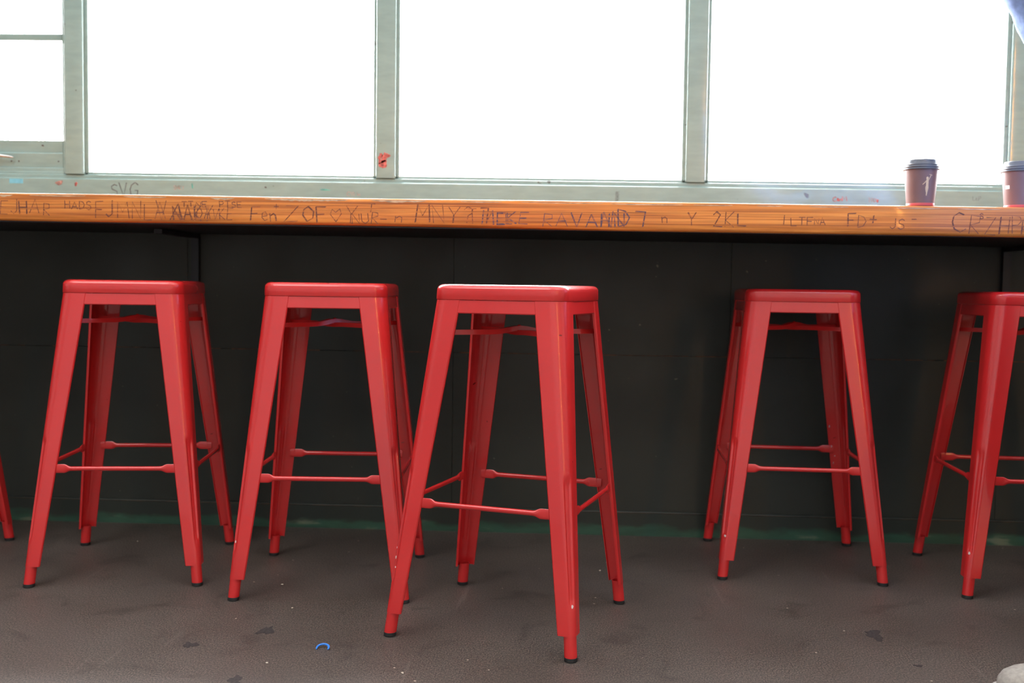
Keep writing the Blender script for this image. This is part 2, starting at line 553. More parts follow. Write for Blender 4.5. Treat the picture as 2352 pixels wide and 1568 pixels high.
xs = X(258, WY)
onapron('marker_lettering', strokes(text('SVG', xs, zt(1.010, xs), 0.040, 0.85, .22, .02, 3), 0.0034, YA), GREYM, 'letters SVG in grey marker')
x = X(42, WY); onapron('paint_patch', tilt(box(x - 0.022, x + 0.022, YA - PR, YA, 1.0465, 1.0610)), BLUET, 'pale blue paint patch')
for u, z, rx, rz, sd, lab in ((140, 1.050, .010, .0075, 1, 'faded red paint smear'), (178, 1.047, .0045, .006, 2, 'small red paint dab'), (1915, 1.032, .004, .003, 5, 'red dab'), (2005, 1.030, .0035, .004, 6, 'small red dab')):
    x = X(u, WY); onapron('paint_smear', blob(x, zt(z, x), rx, rz, YA, sd), PINKP if u < 150 else REDP, lab)
x = X(443, WY); onapron('paint_drip', blob(x, zt(1.046, x), .0025, .008, YA, 9), TEALP, 'teal paint drip')
x = X(745, WY); onapron('paint_drip', blob(x, zt(1.040, x), .016, .0022, YA, 10), TEALP, 'faint blue streak')
x = X(610, WY); onapron('speck', blob(x, zt(1.045, x), .003, .0025, YA, 11), DOTS, 'dark speck')
xs = X(400, WY); onapron('pen_scribble', strokes(text('SHRY', xs, zt(1.034, xs), 0.012, 0.9, .2, .1, 5), 0.0012, YA), PINKP, 'faint red scribble')
xs = X(795, WY); onapron('pen_scribble', strokes(text('CVMn', xs, zt(1.022, xs), 0.012, 1.0, .2, .1, 6), 0.0012, YA), PINKP, 'faint red scribble')
xs = X(1903, WY); onapron('pen_scribble', strokes(text('CenM', xs, zt(1.028, xs), 0.014, 1.0, .15, .1, 7), 0.0020, YA), REDP, 'red scribble')
xs = X(1986, WY); onapron('pen_scribble', strokes(text('Nb'.replace('b', 'o'), xs, zt(1.026, xs), 0.014, 1.0, .15, .1, 8), 0.0018, YA), PINKP, 'faint red letters')
xs = X(1408, WY); onapron('pen_scribble', strokes([p for zz in (0, 1, 2) for p in text('BE', xs, zt(1.018 + zz * .010, xs), 0.009, .9, .1, .1, 9 + zz)], 0.0011, YA), GREYM, 'faint stacked grey scribble')
xs = X(2222, WY); onapron('pen_scribble', strokes(text('LeP', xs, zt(1.036, xs), 0.012, 1.0, .15, .1, 12), 0.0010, YA), GREYM, 'faint grey scribble')
post2 = bpy.data.objects['trim_6']
x = X(876, WY)
hp = join(blob(x + .001, 1.128, .011, .014, WY + 0.006, 21), blob(x + .006, 1.149, .012, .013, WY + 0.006, 22, rough=.6), blob(x - .009, 1.146, .006, .014, WY + 0.006, 23, rough=.6))
mk('red_paint_splotch', tf(hp, lambda x, y, z: (x, y, z - 0.004)), REDP, post2, label='smeared red paint splotch')
for u, z, s_ in ((92, 1.177, .0035), (37, 1.128, .003), (128, 1.128, .0026), (20, 1.128, .003)):
    x = X(u, WY)
    w1 = bpy.data.objects['window_2']
    mk('speck', tf(blob(x, z, s_, s_ * .8, WY + 0.030, int(u)), lambda a, b, c: (a - w1.location[0], b - w1.location[1], c - w1.location[2])), DOTS, w1, label='dark speck')

# ------------------------------------------------------------------ counter
CF = 2.56
CT, CB = 0.9725, 0.9010


def counter_mesh():
    rnd = random.Random(4)
    nx = 420; x0, x1 = -3.4, 3.4
    rings = []
    for i in range(nx + 1):
        x = x0 + (x1 - x0) * i / nx
        wob = 0.0012 * sin(x * 2.1) + 0.0008 * sin(x * 5.3 + 1)
        worn = max(0, 0.5 * sin(x * 2.9 + 2.2) + 0.5 * sin(x * 7.7) + 0.2 * sin(x * 31) + 0.15 * sin(x * 67)) * 0.0032
        r = 0.0042 + worn
        t = CT + TILT * x + wob * .5; b = CB + TILT * x - wob
        fl = 0.0006 * sin(x * 13)
        pr = [(3.082, t), (3.082, b), (CF + 0.006, b), (CF + 0.002 + fl, b + 0.0025), (CF + fl, b + 0.006)]
        pr += [(CF + fl, b + (t - b) * q) for q in (.3, .5, .7)]
        pr += [(CF + fl + r * (1 - cos(R(a))), t - r * (1 - sin(R(a)))) for a in (0, 18, 36, 54, 72, 90)]
        rings.append([(x, y, z) for y, z in pr])
    return loft(rings)


ctr = mk('wooden_counter', counter_mesh(), WOOD, smooth=40,
         label='long thick orange-brown wooden counter below the windows, front edge covered in carved letters', cat='counter')


mk('underside', tilt(box(-3.4, 3.4, CF + 0.010, 3.081, CB - 0.0022, CB + 0.001)), BLACKMET, ctr, label='thin dark board on the underside of the counter')  # thin dark board covers the wood from below


def edge_wear():
    V, Fc = [], []
    rnd = random.Random(12)
    x = -1.6
    while x < 1.4:
        L = rnd.uniform(.03, .22)
        if x > 0.25: L *= .5
        n = max(3, int(L / .006)); h0 = rnd.uniform(.0015, .0055) * (1 if x < .3 else .4)
        top, bot = [], []
        for i in range(n + 1):
            xx = x + L * i / n
            e = sin(pi * i / n) ** .5
            fl = 0.0006 * sin(xx * 13)
            zt_ = CT + TILT * xx - 0.0055
            top.append((xx, CF + fl - 0.0003, zt_ + .0006)); bot.append((xx, CF + fl - 0.0003, zt_ - h0 * e * rnd.uniform(.6, 1.1)))
        k0 = len(V); V += top + bot
        for i in range(n): Fc.append((k0 + i, k0 + i + 1, k0 + n + 2 + i, k0 + n + 1 + i))
        x += L + rnd.uniform(0.01, .12)
    return V, Fc


mk('worn_edge', edge_wear(), RAW, ctr, label='pale splintered patches along the upper front edge')

WORDS = [  # text, photo column, height above bottom (m), letter height, width factor, ink
    ('EJHA', 5, .018, .034, .9, 0), ('.', 62, .01, .02, 1, 0), ('R', 103, .016, .028, 1, 0), ('HADS', 152, .032, .020, 1.0, 0), ('FJ', 222, .012, .038, .8, 0),
    ('MNLA', 272, .008, .046, .75, 0), ('VA', 360, .006, .046, .85, 0), ('NAKY', 400, .006, .040, .7, 0), ('TTNE', 418, .042, .014, 1.4, 0), ('DAVKE', 452, .010, .030, .7, 0), ('PTSE', 505, .042, .016, 1.1, 0),
    ('Fen', 575, .010, .034, 1.0, 0), ('+', 628, .036, .020, 1, 0), ('Z', 652, .010, .040, 1.2, 0), ('OFoY', 694, .008, .040, 1.0, 0),
    ('T', 842, .036, .022, 1.2, 0), ('NUR-', 808, .006, .028, 1.0, 0), ('n', 905, .010, .030, 1.4, 0), ('MNY?', 950, .010, .042, 1.0, 0), ('T7', 1072, .012, .036, .9, 0),
    ('MEKE', 1104, .010, .032, 1.0, 1), ('EE', 1140, .012, .026, .9, 1), ('RAVANN', 1243, .006, .036, 1.05, 1), ('H', 1375, .008, .034, .9, 1), ('D7', 1415, .010, .038, 1.1, 1),
    ('n', 1515, .020, .026, 1.2, 0), ('Y', 1575, .012, .034, .8, 0), ('2KL', 1632, .014, .034, 1.0, 0), ('I', 1790, .022, .022, 1, 0), ('LTF', 1810, .018, .022, 1.0, 0), ('NA', 1862, .022, .016, 1, 0),
    ('FD+', 1938, .018, .032, .9, 0), ('JS', 2035, .014, .028, .9, 0), ('-', 2085, .026, .024, .8, 0), ('CR', 2178, .006, .046, .9, 0), ('S', 2240, .042, .014, 1, 0),
    ('ZHP', 2252, .006, .040, .9, 0), ('K', 2335, .006, .04, .8, 0),
]
for inkid, mat, lab in ((0, CARVE, 'scratched brown letters and initials'), (1, INKBLUE, 'dark blue inked block letters')):
    pls = []
    for i, (s_, u, z, h, wd, ink) in enumerate(WORDS):
        if ink != inkid: continue
        x = X(u, CF)
        tt = text(s_, x, CB + z + TILT * x, h, wd, .24, .04, 50 + i)
        pls += tt
        if h > .03:   # letters were gone over more than once
            pls += [[(a + .0016, b + .001) for a, b in pl] for pl in tt if random.random() < .6]
    # stroke ribbons follow the slightly wavy front face
    V, Fc = strokes(pls, 0.0019, CF)
    V = [(x, y + 0.0006 * sin(x * 13) - 0.0001, z) for x, y, z in V]
    mk('carved_lettering', (V, Fc), mat, ctr, label=lab)

# brackets under the counter
for x in (-1.1355, 1.305):
    t = empty('shelf_bracket', (x, WY, 0.0), label='', cat='bracket', group='black brackets under the counter')
    t['label'] = 'black steel bracket under the counter above the leftmost whole stool' if x < 0 else 'black steel bracket under the counter above the far right stool'
    zt_ = CB + TILT * x
    mk('upright', box(-0.011, 0.011, -0.018, 0, zt_ - 0.26, zt_ - 0.006), BLACKMET, t)
    mk('arm', box(-0.011, 0.011, -0.30, 0.0, zt_ - 0.016, zt_ - 0.004), BLACKMET, t)

# ------------------------------------------------------------------ stools
H = 0.76
ZTOP = H - 0.0345      # top of the leg frame
def c_of(z): return 0.1488 + (ZTOP - z) * 0.0955
def w_of(z): return 0.0375 + (z - 0.05) / (ZTOP - 0.05) * 0.0285
def r_of(z): return 0.0145 + max(0, (z - 0.05)) / (ZTOP - 0.05) * 0.0205


def rsq(h, r, z, n=9):
    out = []
    for q, (sx, sy) in enumerate(((1, 1), (-1, 1), (-1, -1), (1, -1))):
        for i in range(n + 1):
            a = R(90 * q + 90 * i / n)
            out.append((sx * (h - r) + r * cos(a), sy * (h - r) + r * sin(a), z))
    return out


def seat_mesh():
    A = 0.1500
    rg = [rsq(A - .0025, .033, H - .010), rsq(A - .0025, .034, H - .0325), rsq(A - .0006, .036, H - .0338), rsq(A, .036, H - .0325), rsq(A - .0005, .036, H - .016)]
    fr = 0.0135
    for a in (15, 30, 45, 60, 75, 90):
        rg.append(rsq(A - .0005 - fr * (1 - cos(R(a))), .036 - .006 * a / 90, H - .016 + fr * sin(R(a)) + .0015))
    rg += [rsq(A - .022, .026, H - .0010), rsq(A - .05, .02, H - .0020), rsq(A - .10, .012, H - .0035), rsq(A - .13, .005, H - .004)]
    return loft(rg)


def leg_profile(z):
    c, w, r = c_of(z), w_of(z), r_of(z)
    g = 0.0
    if 0.105 < z < 0.375:       # pressed groove in the corner of the lower leg
        g = min(1, (z - 0.105) / 0.022, (0.375 - z) / 0.03)
        g = g * g * (3 - 2 * g) * 0.0042
    out = [(c - w, c - .0065), (c - w, c - .0022), (c - w + .0022, c)]
    out.append(((c - w + c - r) / 2, c))
    N = 20
    for i in range(N + 1):
        a = pi / 2 - pi / 2 * i / N
        dd = abs(i - N / 2) / (N / 2)
        k_ = 1 if dd < .30 else (0 if dd > .52 else (0.52 - dd) / .22)
        rr = r - g * k_
        out.append((c - r + rr * cos(a), c - r + rr * sin(a)))
    out.append((c, (c - w + c - r) / 2))
    out += [(c, c - w + .0022), (c - .0022, c - w), (c - .0065, c - w)]
    # inner skin: offset towards the inside
    th = 0.0014
    inn = []
    for i, p in enumerate(out):
        a = out[max(0, i - 1)]; b = out[min(len(out) - 1, i + 1)]
        dx, dy = b[0] - a[0], b[1] - a[1]; L = math.hypot(dx, dy)
        inn.append((p[0] + dy / L * th, p[1] - dx / L * th))
    return out, inn


def leg_mesh():
    zs = [0.052, 0.06, 0.075, 0.09, 0.10] + [0.105 + 0.0055 * i for i in range(1, 6)] + [0.16, 0.22, 0.28, 0.33] + [0.345 + .0055 * i for i in range(0, 7)] + [.42, .50, .58, .66, .70, ZTOP]
    rings = []
    for z in zs:
        o, i_ = leg_profile(z)
        rings.append([(x, y, z) for x, y in o + i_[::-1]])
    body = loft(rings)
    # foot tube, hollow at the top
    def cen(z): q = c_of(z) - .0143; return q
    tb = []
    def circ(rad, z):
        q = cen(z); return [(q + rad * cos(2 * pi * k / 20), q + rad * sin(2 * pi * k / 20), z) for k in range(20)]
    tb = loft([circ(.0120, .058), circ(.0134, .058), circ(.0134, .009), circ(.0120, .009)], cap0=False, cap1=True)
    tb2 = loft([circ(.0120, .058), circ(.0120, .030)], cap0=False, cap1=True)
    return join(body, tb, tb2)


def foot_mesh():
    def circ(rad, z):
        q = c_of(z) - .0143
        return [(q + rad * cos(2 * pi * k / 20), q + rad * sin(2 * pi * k / 20), z) for k in range(20)]
    return loft([circ(.0118, 0.0), circ(.0136, .0015), circ(.0138, .0085), circ(.0117, .0088), circ(.0117, .050), circ(.008, .052)])


def apron_mesh():
    z0, z1 = H - .0630, ZTOP - .0004
    f = lambda z: c_of(z) - .0010
    hw = lambda z: c_of(z) - w_of(z) + .006
    pts = []
    # face with small rounded corners at the lower ends, folded inward at the bottom
    rings = []
    for (dz, dy) in ((z1, 0), (z0 + .002, 0), (z0, -.0018), (z0, -.010)):
        y = f(max(dz, z0)) + dy
        h = hw(dz)
        rings.append([(-h, y, dz), (h, y, dz)])
    th = []
    for (dz, dy) in ((z0 + .0014, -.010), (z0 + .0014, -.0025), (z0 + .003, -.0015), (z1, -.0015)):
        y = f(max(dz, z0)) + dy; h = hw(dz); rings.append([(-h, y, dz), (h, y, dz)])
    A = [q[0] for q in rings]; B = [q[1] for q in rings]
    return loft([A, B])


def rung_mesh():
    z = 0.291
    y = c_of(z) - .0045
    xe = c_of(z) - w_of(z) + .012
    rings = []
    prof = []
    for s in range(0, 27):
        t = s / 26
        prof.append(t)
    def cs(d):     # d: distance from the end
        if d < .030: k_ = 0
        elif d > .046: k_ = 1
        else:
            k_ = (d - .030) / .016; k_ = k_ * k_ * (3 - 2 * k_)
        return .0016 + (.0052 - .0016) * k_, .0108 + (.0056 - .0108) * k_
    ds = [0, .004, .028, .031, .034, .037, .040, .043, .047]
    xs_ = [-xe + d for d in ds] + [xe - d for d in ds[::-1]]
    for x in xs_:
        a, b = cs(xe - abs(x))
        if xe - abs(x) < .002: b *= .85
        rings.append([(x, y + a * cos(2 * pi * k / 16) * (1 if True else 0), z + b * sin(2 * pi * k / 16)) for k in range(16)])
    return loft(rings)


def brace_mesh(sg):
    z = 0.655 if sg > 0 else 0.655
    L = .192
    rings = []
    n = 24
    for i in range(n + 1):
        s = -L + 2 * L * i / n
        bump = 0.0085 * math.exp(-(s / .035) ** 2) * (1 if sg > 0 else -.2)
        w = .010; h = .0055
        pr = [(-w, -h), (-w + .0015, -h), (-w + .003, h - .0015), (w - .003, h - .0015), (w - .0015, -h), (w, -h), (w - .0015, h), (-w + .0015, h)]
        rings.append([(s, p, z + bump + q) for p, q in pr])
    v, f = loft(rings)
    a = R(45 * sg)
    return [(x * cos(a) - y * sin(a), x * sin(a) + y * cos(a), zz) for x, y, zz in v], f


M_SEAT, M_LEG, M_FOOT, M_AP, M_RUNG, M_B1, M_B2 = seat_mesh(), leg_mesh(), foot_mesh(), apron_mesh(), rung_mesh(), brace_mesh(1), brace_mesh(-1)
RIVET = lathe([(.004, 0), (.0038, .0012), (.002, .002)], 12)


def chips_for(cl, place):
    """small bare chips in the paint of one leg: list of (t along arc in degrees, z, size)"""
    parts_ = []
    for a, z, s_ in cl:
        c, r = c_of(z), r_of(z)
        cx, cy = c - r + (r + .0002) * cos(R(a)), c - r + (r + .0002) * sin(R(a))
        n = Vector((cos(R(a)), sin(R(a)), .09)).normalized(); t_ = Vector((-sin(R(a)), cos(R(a)), 0)); u_ = n.cross(t_)
        P = Vector((cx, cy, z))
        ring = [P + t_ * s_ * .7 * cos(q * .9) * random.uniform(.7, 1.2) + u_ * s_ * sin(q * .9) * random.uniform(.7, 1.2) for q in range(7)]
        parts_.append(loft([[p - n * .0006 for p in ring], [p + n * .0003 for p in ring]]))
    return join(*parts_)


def make_stool(x, y, deg, lx, ly, label, chips=None):
    a = R(deg)
    root = empty('bar_stool', (x, y, 0), a, label=label, cat='stool', group='red metal bar stools along the counter')
    # the frame of each stool is bent a little out of true
    sx = (lx * cos(a) + ly * sin(a)) / H; sy = (-lx * sin(a) + ly * cos(a)) / H

    def fit(vf, q=0):
        ca, sa = (1, 0, -1, 0)[q % 4], (0, 1, 0, -1)[q % 4]
        out = []
        for X_, Y_, Z_ in vf[0]:
            X2, Y2 = X_ * ca - Y_ * sa, X_ * sa + Y_ * ca
            out.append((X2 + sx * Z_, Y2 + sy * Z_, Z_))
        return out, vf[1]
    mk('seat', fit(M_SEAT), RED, root, smooth=50)
    for q in range(4):
        lg = mk('leg', fit(M_LEG, q), RED, root, smooth=35)
        mk('rubber_foot', fit(M_FOOT, q), RUBBER, lg, smooth=40, label='black rubber foot')
        if chips and q in chips:
            mk('paint_chip', fit(chips_for(chips[q], 0), q), CHIP, lg, label='pale chips in the red paint')
        mk('apron_rail', fit(M_AP, q), RED, root)
        mk('footrest_rung', fit(M_RUNG, q), RED, root, smooth=40)
    b = mk('cross_brace', fit(M_B1), RED, root, smooth=30)
    mk('cross_brace', fit(M_B2), RED, root, smooth=30)
    mk('rivet', fit(tf(RIVET, lambda x, y, z: (x, y, z + .6685))), RED, b, smooth=60)
    return root


# leg 0 is the rear right one, then rear left, front left, front right
make_stool(-0.1101, 2.2692, -16.904, 0.0120, -0.0004, 'bright red metal bar stool standing nearest, in full view, pulled out from the counter', {2: [(45, .17, .0035), (60, .15, .002), (30, .19, .002)], 3: [(45, .112, .004)]})
make_stool(-0.5830, 2.5555, 2.720, -0.0005, -0.0008, 'red metal bar stool whose front right foot is hidden behind the nearest stool', {2: [(50, .14, .003)]})
make_stool(-1.1317, 2.6260, 7.389, 0.0038, 0.0019, 'leftmost red metal bar stool seen whole, under the counter below the letters SVG')
make_stool(0.6380, 2.8287, -2.627, -0.0031, 0.0018, 'red metal bar stool standing alone right of centre, pushed far under the counter', {0: [(150, .36, .0035), (150, .30, .003), (150, .25, .0025), (120, .27, .002)], 2: [(60, .115, .004)]})
make_stool(1.2224, 2.7223, -2.381, 0.0022, -0.0008, 'red metal bar stool cut off by the right edge of the picture', {2: [(45, .112, .004)]})
make_stool(-1.800, 2.625, 1.0, 0, 0, 'red metal bar stool at the left edge, only part of one leg in view')

# ------------------------------------------------------------------ paper cups
CUPM = simple('plum_brown_paper', (0.20, 0.115, 0.115), 0.42, 0.03, 20)
CUPRED = simple('red_paper_band', (0.55, 0.06, 0.06), 0.45, 0.03)
LID = simple('dark_grey_plastic_lid', (0.075, 0.08, 0.10), 0.35, 0.03)
CREAM = simple('cream_print', (0.66, 0.48, 0.32), 0.5, 0.05)


def cup_r(z): return 0.0325 + z * (0.0405 - 0.0325) / 0.094


def wrap(pts2, lift, ang0):
    """flat print outline (s, z) wrapped round the cup wall"""
    o = []
    for s_, z in pts2:
        rr = cup_r(z) + lift; a = ang0 + s_ / cup_r(z)
        o.append((rr * cos(a), rr * sin(a), z))
    return o


def thick_line(pl, w):
    V, Fc = strokes([pl], w, 0, 0)
    return [(v[0], v[2]) for v in V], Fc


def figure_print(ang):
    parts_ = []
    # body outline of the printed dancing figure: head, torso, skirt, legs, two arms, and a small bird-like sprig
    body = [(-.0022, .0640), (.0022, .0640), (.0034, .058), (.0032, .050), (.0040, .044), (.0030, .038), (.0018, .032), (.0012, .0275), (-.0014, .0275), (-.0016, .032), (-.0032, .038), (-.0038, .044), (-.0026, .050), (-.0030, .058)]
    n = 8
    def fan(pts):
        w = wrap(pts, .0003, ang)
        cx = sum(p[0] for p in pts) / len(pts); cz = sum(p[1] for p in pts) / len(pts)
        w.append(wrap([(cx, cz)], .0004, ang)[0])
        return w, [(i, (i + 1) % len(pts), len(pts)) for i in range(len(pts))]
    parts_.append(fan(body))
    parts_.append(fan([(.0031 * cos(q * pi / 5), .0672 + .0036 * sin(q * pi / 5)) for q in range(10)]))
    for pl, w in (([(-.0022, .061), (-.006, .056), (-.0105, .0515)], .0019), ([(.0022, .061), (.0052, .067), (.0085, .0735)], .0017),
                  ([(.0040, .0765), (.0080, .0745), (.0125, .0745)], .0012), ([(.0080, .0765), (.0098, .0750)], .0012), ([(-.0006, .029), (-.0002, .0245)], .0022)):
        V, Fc = thick_line(pl, w)
        parts_.append((wrap(V, .0004, ang), Fc))
    return join(*parts_)


def make_cup(x, y, z, rz, label, kind):
    t = empty('paper_cup', (x, y, z), rz, label=label, cat='cup', group='paper coffee cups on the counter')
    body = [(.0305, .0), (.0325, .0), (.0326, .0002)] + [(cup_r(q), q) for q in (.008, .03, .06, .09, .094)] + [(.0412, .0945), (.0414, .096), (.0405, .0965), (.039, .095), (.0300, .004)]
    b = mk('cup_body', lathe(body), CUPM, t, smooth=50)
    mk('base_band', lathe([(cup_r(0) - .001, .0002), (cup_r(0) + .0003, .0004), (cup_r(.0072) + .0003, .0072), (cup_r(.0074), .0074)], cap0=False, cap1=False), CUPRED, b, smooth=60, label='red band round the base')
    lid = [(.0402, .0905), (.0438, .0900), (.0440, .0912), (.0424, .0922), (.0420, .0948), (.0428, .0960), (.0428, .0972), (.0408, .0986), (.0402, .1010), (.0408, .1024), (.0398, .1036), (.0385, .1050), (.0362, .1130), (.0352, .1150), (.0338, .1152), (.0326, .1140), (.0322, .1110), (.010, .1108), (.002, .1108)]
    mk('lid', lathe(lid), LID, t, smooth=60)
    if kind == 'figure':
        mk('printed_figure', figure_print(R(-90)), CREAM, b, label='cream figure with a raised arm printed on the cup')
    else:
        pts = [(s_, z_) for z_ in (.047, .056) for s_ in (-.0065, -.003, 0, .003, .0065)]
        w = wrap(pts, .0003, R(-90))
        mk('printed_label', (w, [(i, i + 1, i + 6, i + 5) for i in range(4)]), simple('white_print', (.85, .8, .78), .5), b, label='small white printed block')


cx1 = 0.886
make_cup(cx1, CF + .036, CT + TILT * cx1 + .0012, R(4), 'brown paper coffee cup with cream figure print, standing whole on the counter edge', 'figure')
cx2 = 1.133
make_cup(cx2, CF + .052, CT + TILT * cx2 + .0014, R(-68), 'brown paper coffee cup cut off by the right edge, small white block on its side', 'block')

# ------------------------------------------------------------------ things and stains on the floor


def fl(u, v):
    d = fw + rt * ((u - 1176) / F_PX) - up * ((v - 784) / F_PX)
    t = -CAM_H / d.z
    return d.x * t, d.y * t


def stain(u, v, rx, ry, seed):
    x, y = fl(u, v)
    vf = blob(x, y, rx, ry, 0, seed, 30, .6)
    V = [(a, c, 0.0002 + (0.0003 if b < -1e-5 else 0)) for a, b, c in vf[0]]
    mk('floor_stain', (V, vf[1]), STAIN, bpy.data.objects['floor'], label='dark blotch on the floor')


STAIN = simple('dark_floor_stain', (0.045, 0.040, 0.040), 0.6, 0.3, 200)
stain(612, 1448, .013, .028, 3); stain(437, 1481, .012, .018, 4); stain(540, 1563, .014, .02, 5); stain(2008, 1458, .020, .026, 6); stain(2110, 1529, .006, .008, 8)
x, y = fl(741, 1491)
pts = []
for i in range(13):
    a = R(200 - 220 * i / 12)
    pts.append((.0125 * cos(a), .006 * sin(a) * 2.4, .0022 + .004 * sin(pi * i / 12)))
bl = mk('plastic_curl', tube(pts, [.0012 + .0013 * sin(pi * i / 12) ** .5 * (1.3 if i > 8 else .9) for i in range(13)], 8), simple('bright_blue_plastic', (0.04, 0.24, 0.80), 0.35), smooth=60,
        label='small bright blue plastic curl lying on the floor in front of the stools', cat='scrap')
bl.location = (x, y, 0)
CR = simple('pale_crumb', (0.62, 0.55, 0.45), 0.7)
for i, (u, v, s_, lab) in enumerate(((648, 1342, .0035, 'tan crumb on the floor between the legs of the second whole stool'), (671, 1396, .0035, 'pale crumb on the floor between the front feet of the second stool from left'),
                                     (924, 1545, .0045, 'white crumb at the bottom of the picture, below the nearest stool'), (613, 1522, .003, 'white crumb on the floor left of the blue curl'),
                                     (1378, 1310, .0035, 'yellowish crumb on the floor behind the nearest stool, by its rear right leg'), (316, 1243, .003, 'tan crumb on the floor near the wall behind the leftmost whole stool'))):
    x, y = fl(u, v)
    rnd = random.Random(i + 30)
    rg = [[(s_ * q * rnd.uniform(.7, 1.2) * cos(k_ * pi / 4), s_ * .6 * q * rnd.uniform(.7, 1.2) * sin(k_ * pi / 4), z_) for k_ in range(8)] for q, z_ in ((.8, 0), (1, .0006), (.8, .0014), (.3, .002))]
    o = mk('crumb', loft(rg), CR, label=lab, cat='crumb', group='crumbs on the floor')
    o.location = (x, y, 0); o.rotation_euler[2] = i

# ------------------------------------------------------------------ frames for the added, unseen ceiling fill lights
for q_, (lx_, ly_) in enumerate(PANELS):
    t = empty('added_ceiling_fill', (lx_, ly_, 3.9), label='added unseen ceiling fill panel %s of the camera' % ('left', 'right')[q_], cat='lamp', group='added ceiling fill panels')
    mk('fill_frame', join(box(-.95, .95, -.50, -.46, -.09, 0), box(-.95, .95, .46, .50, -.09, 0), box(-.95, -.91, -.46, .46, -.09, 0), box(.91, .95, -.46, .46, -.09, 0)), CEIL, t)
# ------------------------------------------------------------------ string of warm bulbs at the back of the room (its glints show on the stool legs)
WARM = MatB('warm_glowing_bulb')
WARM.b.inputs['Emission Color'].default_value = (1, 0.42, 0.08, 1); WARM.b.inputs['Emission Strength'].default_value = 190
WARM.set(color=(1, .7, .4))
t = empty('string_lights', (2.75, -3.50, 0.0), label='string of small warm bulbs hanging down the rear wall behind the camera', cat='lights')
mk('wire', tube([(0, 0, 3.0), (.01, .01, 2.2), (-.01, .01, 1.5), (0, .01, .7)], .003, 6), RUBBER, t)
for i in range(15):
    mk('bulb', tf(lathe([(.004, -.03), (.014, -.026), (.022, -.012), (.024, 0), (.018, .018), (.010, .028), (.009, .04)], 12), lambda a, b, c: (a + .012 * (-1) ** i, b + .035, c + .85 + .145 * i)), WARM.m, t, smooth=70)

# ------------------------------------------------------------------ person at the right edge (only a raised sleeve and a shoe tip reach the picture)
SKIN = simple('warm_skin', (0.55, 0.33, 0.24), 0.5, 0.04, 40)
DENIM = simple('blue_denim_cloth', (0.17, 0.24, 0.46), 0.85, 0.12, 90)
TROUS = simple('charcoal_trouser_cloth', (0.035, 0.037, 0.045), 0.9, 0.1, 60)
CANVAS = simple('pale_grey_canvas', (0.36, 0.33, 0.30), 0.8, 0.1, 120)
SOLE = simple('off_white_rubber_sole', (0.62, 0.58, 0.56), 0.6, 0.05)
HAIRM = simple('dark_brown_hair', (0.03, 0.018, 0.012), 0.6, 0.3, 120)


def skin_mesh(name, nodes, edges, root, sub=2):
    keys = list(nodes)
    me = bpy.data.meshes.new(name)
    me.from_pydata([nodes[k_][:3] for k_ in keys], [(keys.index(a), keys.index(b)) for a, b in edges], [])
    o = bpy.data.objects.new(name, me); COL.objects.link(o)
    o.modifiers.new('skin', 'SKIN')
    if not me.skin_vertices: me.attributes.new('skin_vertices', 'FLOAT', 'POINT')
    for i, k_ in enumerate(keys):
        sv = me.skin_vertices[0].data[i]
        sv.radius = (nodes[k_][3], nodes[k_][4] if len(nodes[k_]) > 4 else nodes[k_][3])
        sv.use_root = (k_ == root)
    o.modifiers['skin'].use_smooth_shade = True
    sb = o.modifiers.new('sub', 'SUBSURF'); sb.levels = sub; sb.render_levels = sub
    return o


def bake(o):
    dg = bpy.context.evaluated_depsgraph_get(); dg.update()
    me = bpy.data.meshes.new_from_object(o.evaluated_get(dg))
    bpy.data.objects.remove(o)
    return me


def mesh_vf(me): return [tuple(v.co) for v in me.vertices], [tuple(p.vertices) for p in me.polygons]


def head_vf():
    """facing -x; rings from the neck up to the crown"""
    rings = []
    prof = [(-.105, .048, .050, .012), (-.085, .066, .058, -.004), (-.060, .078, .066, -.010), (-.030, .086, .072, -.008), (0, .094, .076, -.002), (.030, .098, .078, .002), (.060, .094, .076, .006), (.085, .078, .064, .008), (.103, .050, .042, .009), (.110, .018, .015, .010)]
    for z, rx, ry, ox in prof:
        rings.append([(ox + rx * cos(2 * pi * k_ / 28), ry * sin(2 * pi * k_ / 28), z) for k_ in range(28)])
    hd = loft(rings)
    nose = loft([[(-.094 + a, b, .018) for a, b in ((0, -.005), (-.004, 0), (0, .005), (.012, 0))], [(-.100 + a, b, -.008) for a, b in ((0, -.008), (-.013, 0), (0, .008), (.02, 0))], [(-.092 + a, b, -.020) for a, b in ((0, -.010), (-.012, 0), (0, .010), (.02, 0))]])
    lips = tube([(-.078, -.022, -.048), (-.090, -.010, -.046), (-.093, 0, -.047), (-.090, .010, -.046), (-.078, .022, -.048)], .0055, 8)
    ears = [tf(lathe([(.004, -.006), (.020, -.004), (.024, .001), (.012, .004)], 16), lambda x, y, z, s_=s_: (.008 + x * .75, s_ * (.077 + z), .0 + y * 1.25)) for s_ in (-1, 1)]
    brow = tube([(-.080, -.045, .028), (-.093, -.02, .030), (-.095, 0, .028), (-.093, .02, .030), (-.080, .045, .028)], .008, 8)
    return join(hd, nose, lips, ears[0], ears[1], brow)


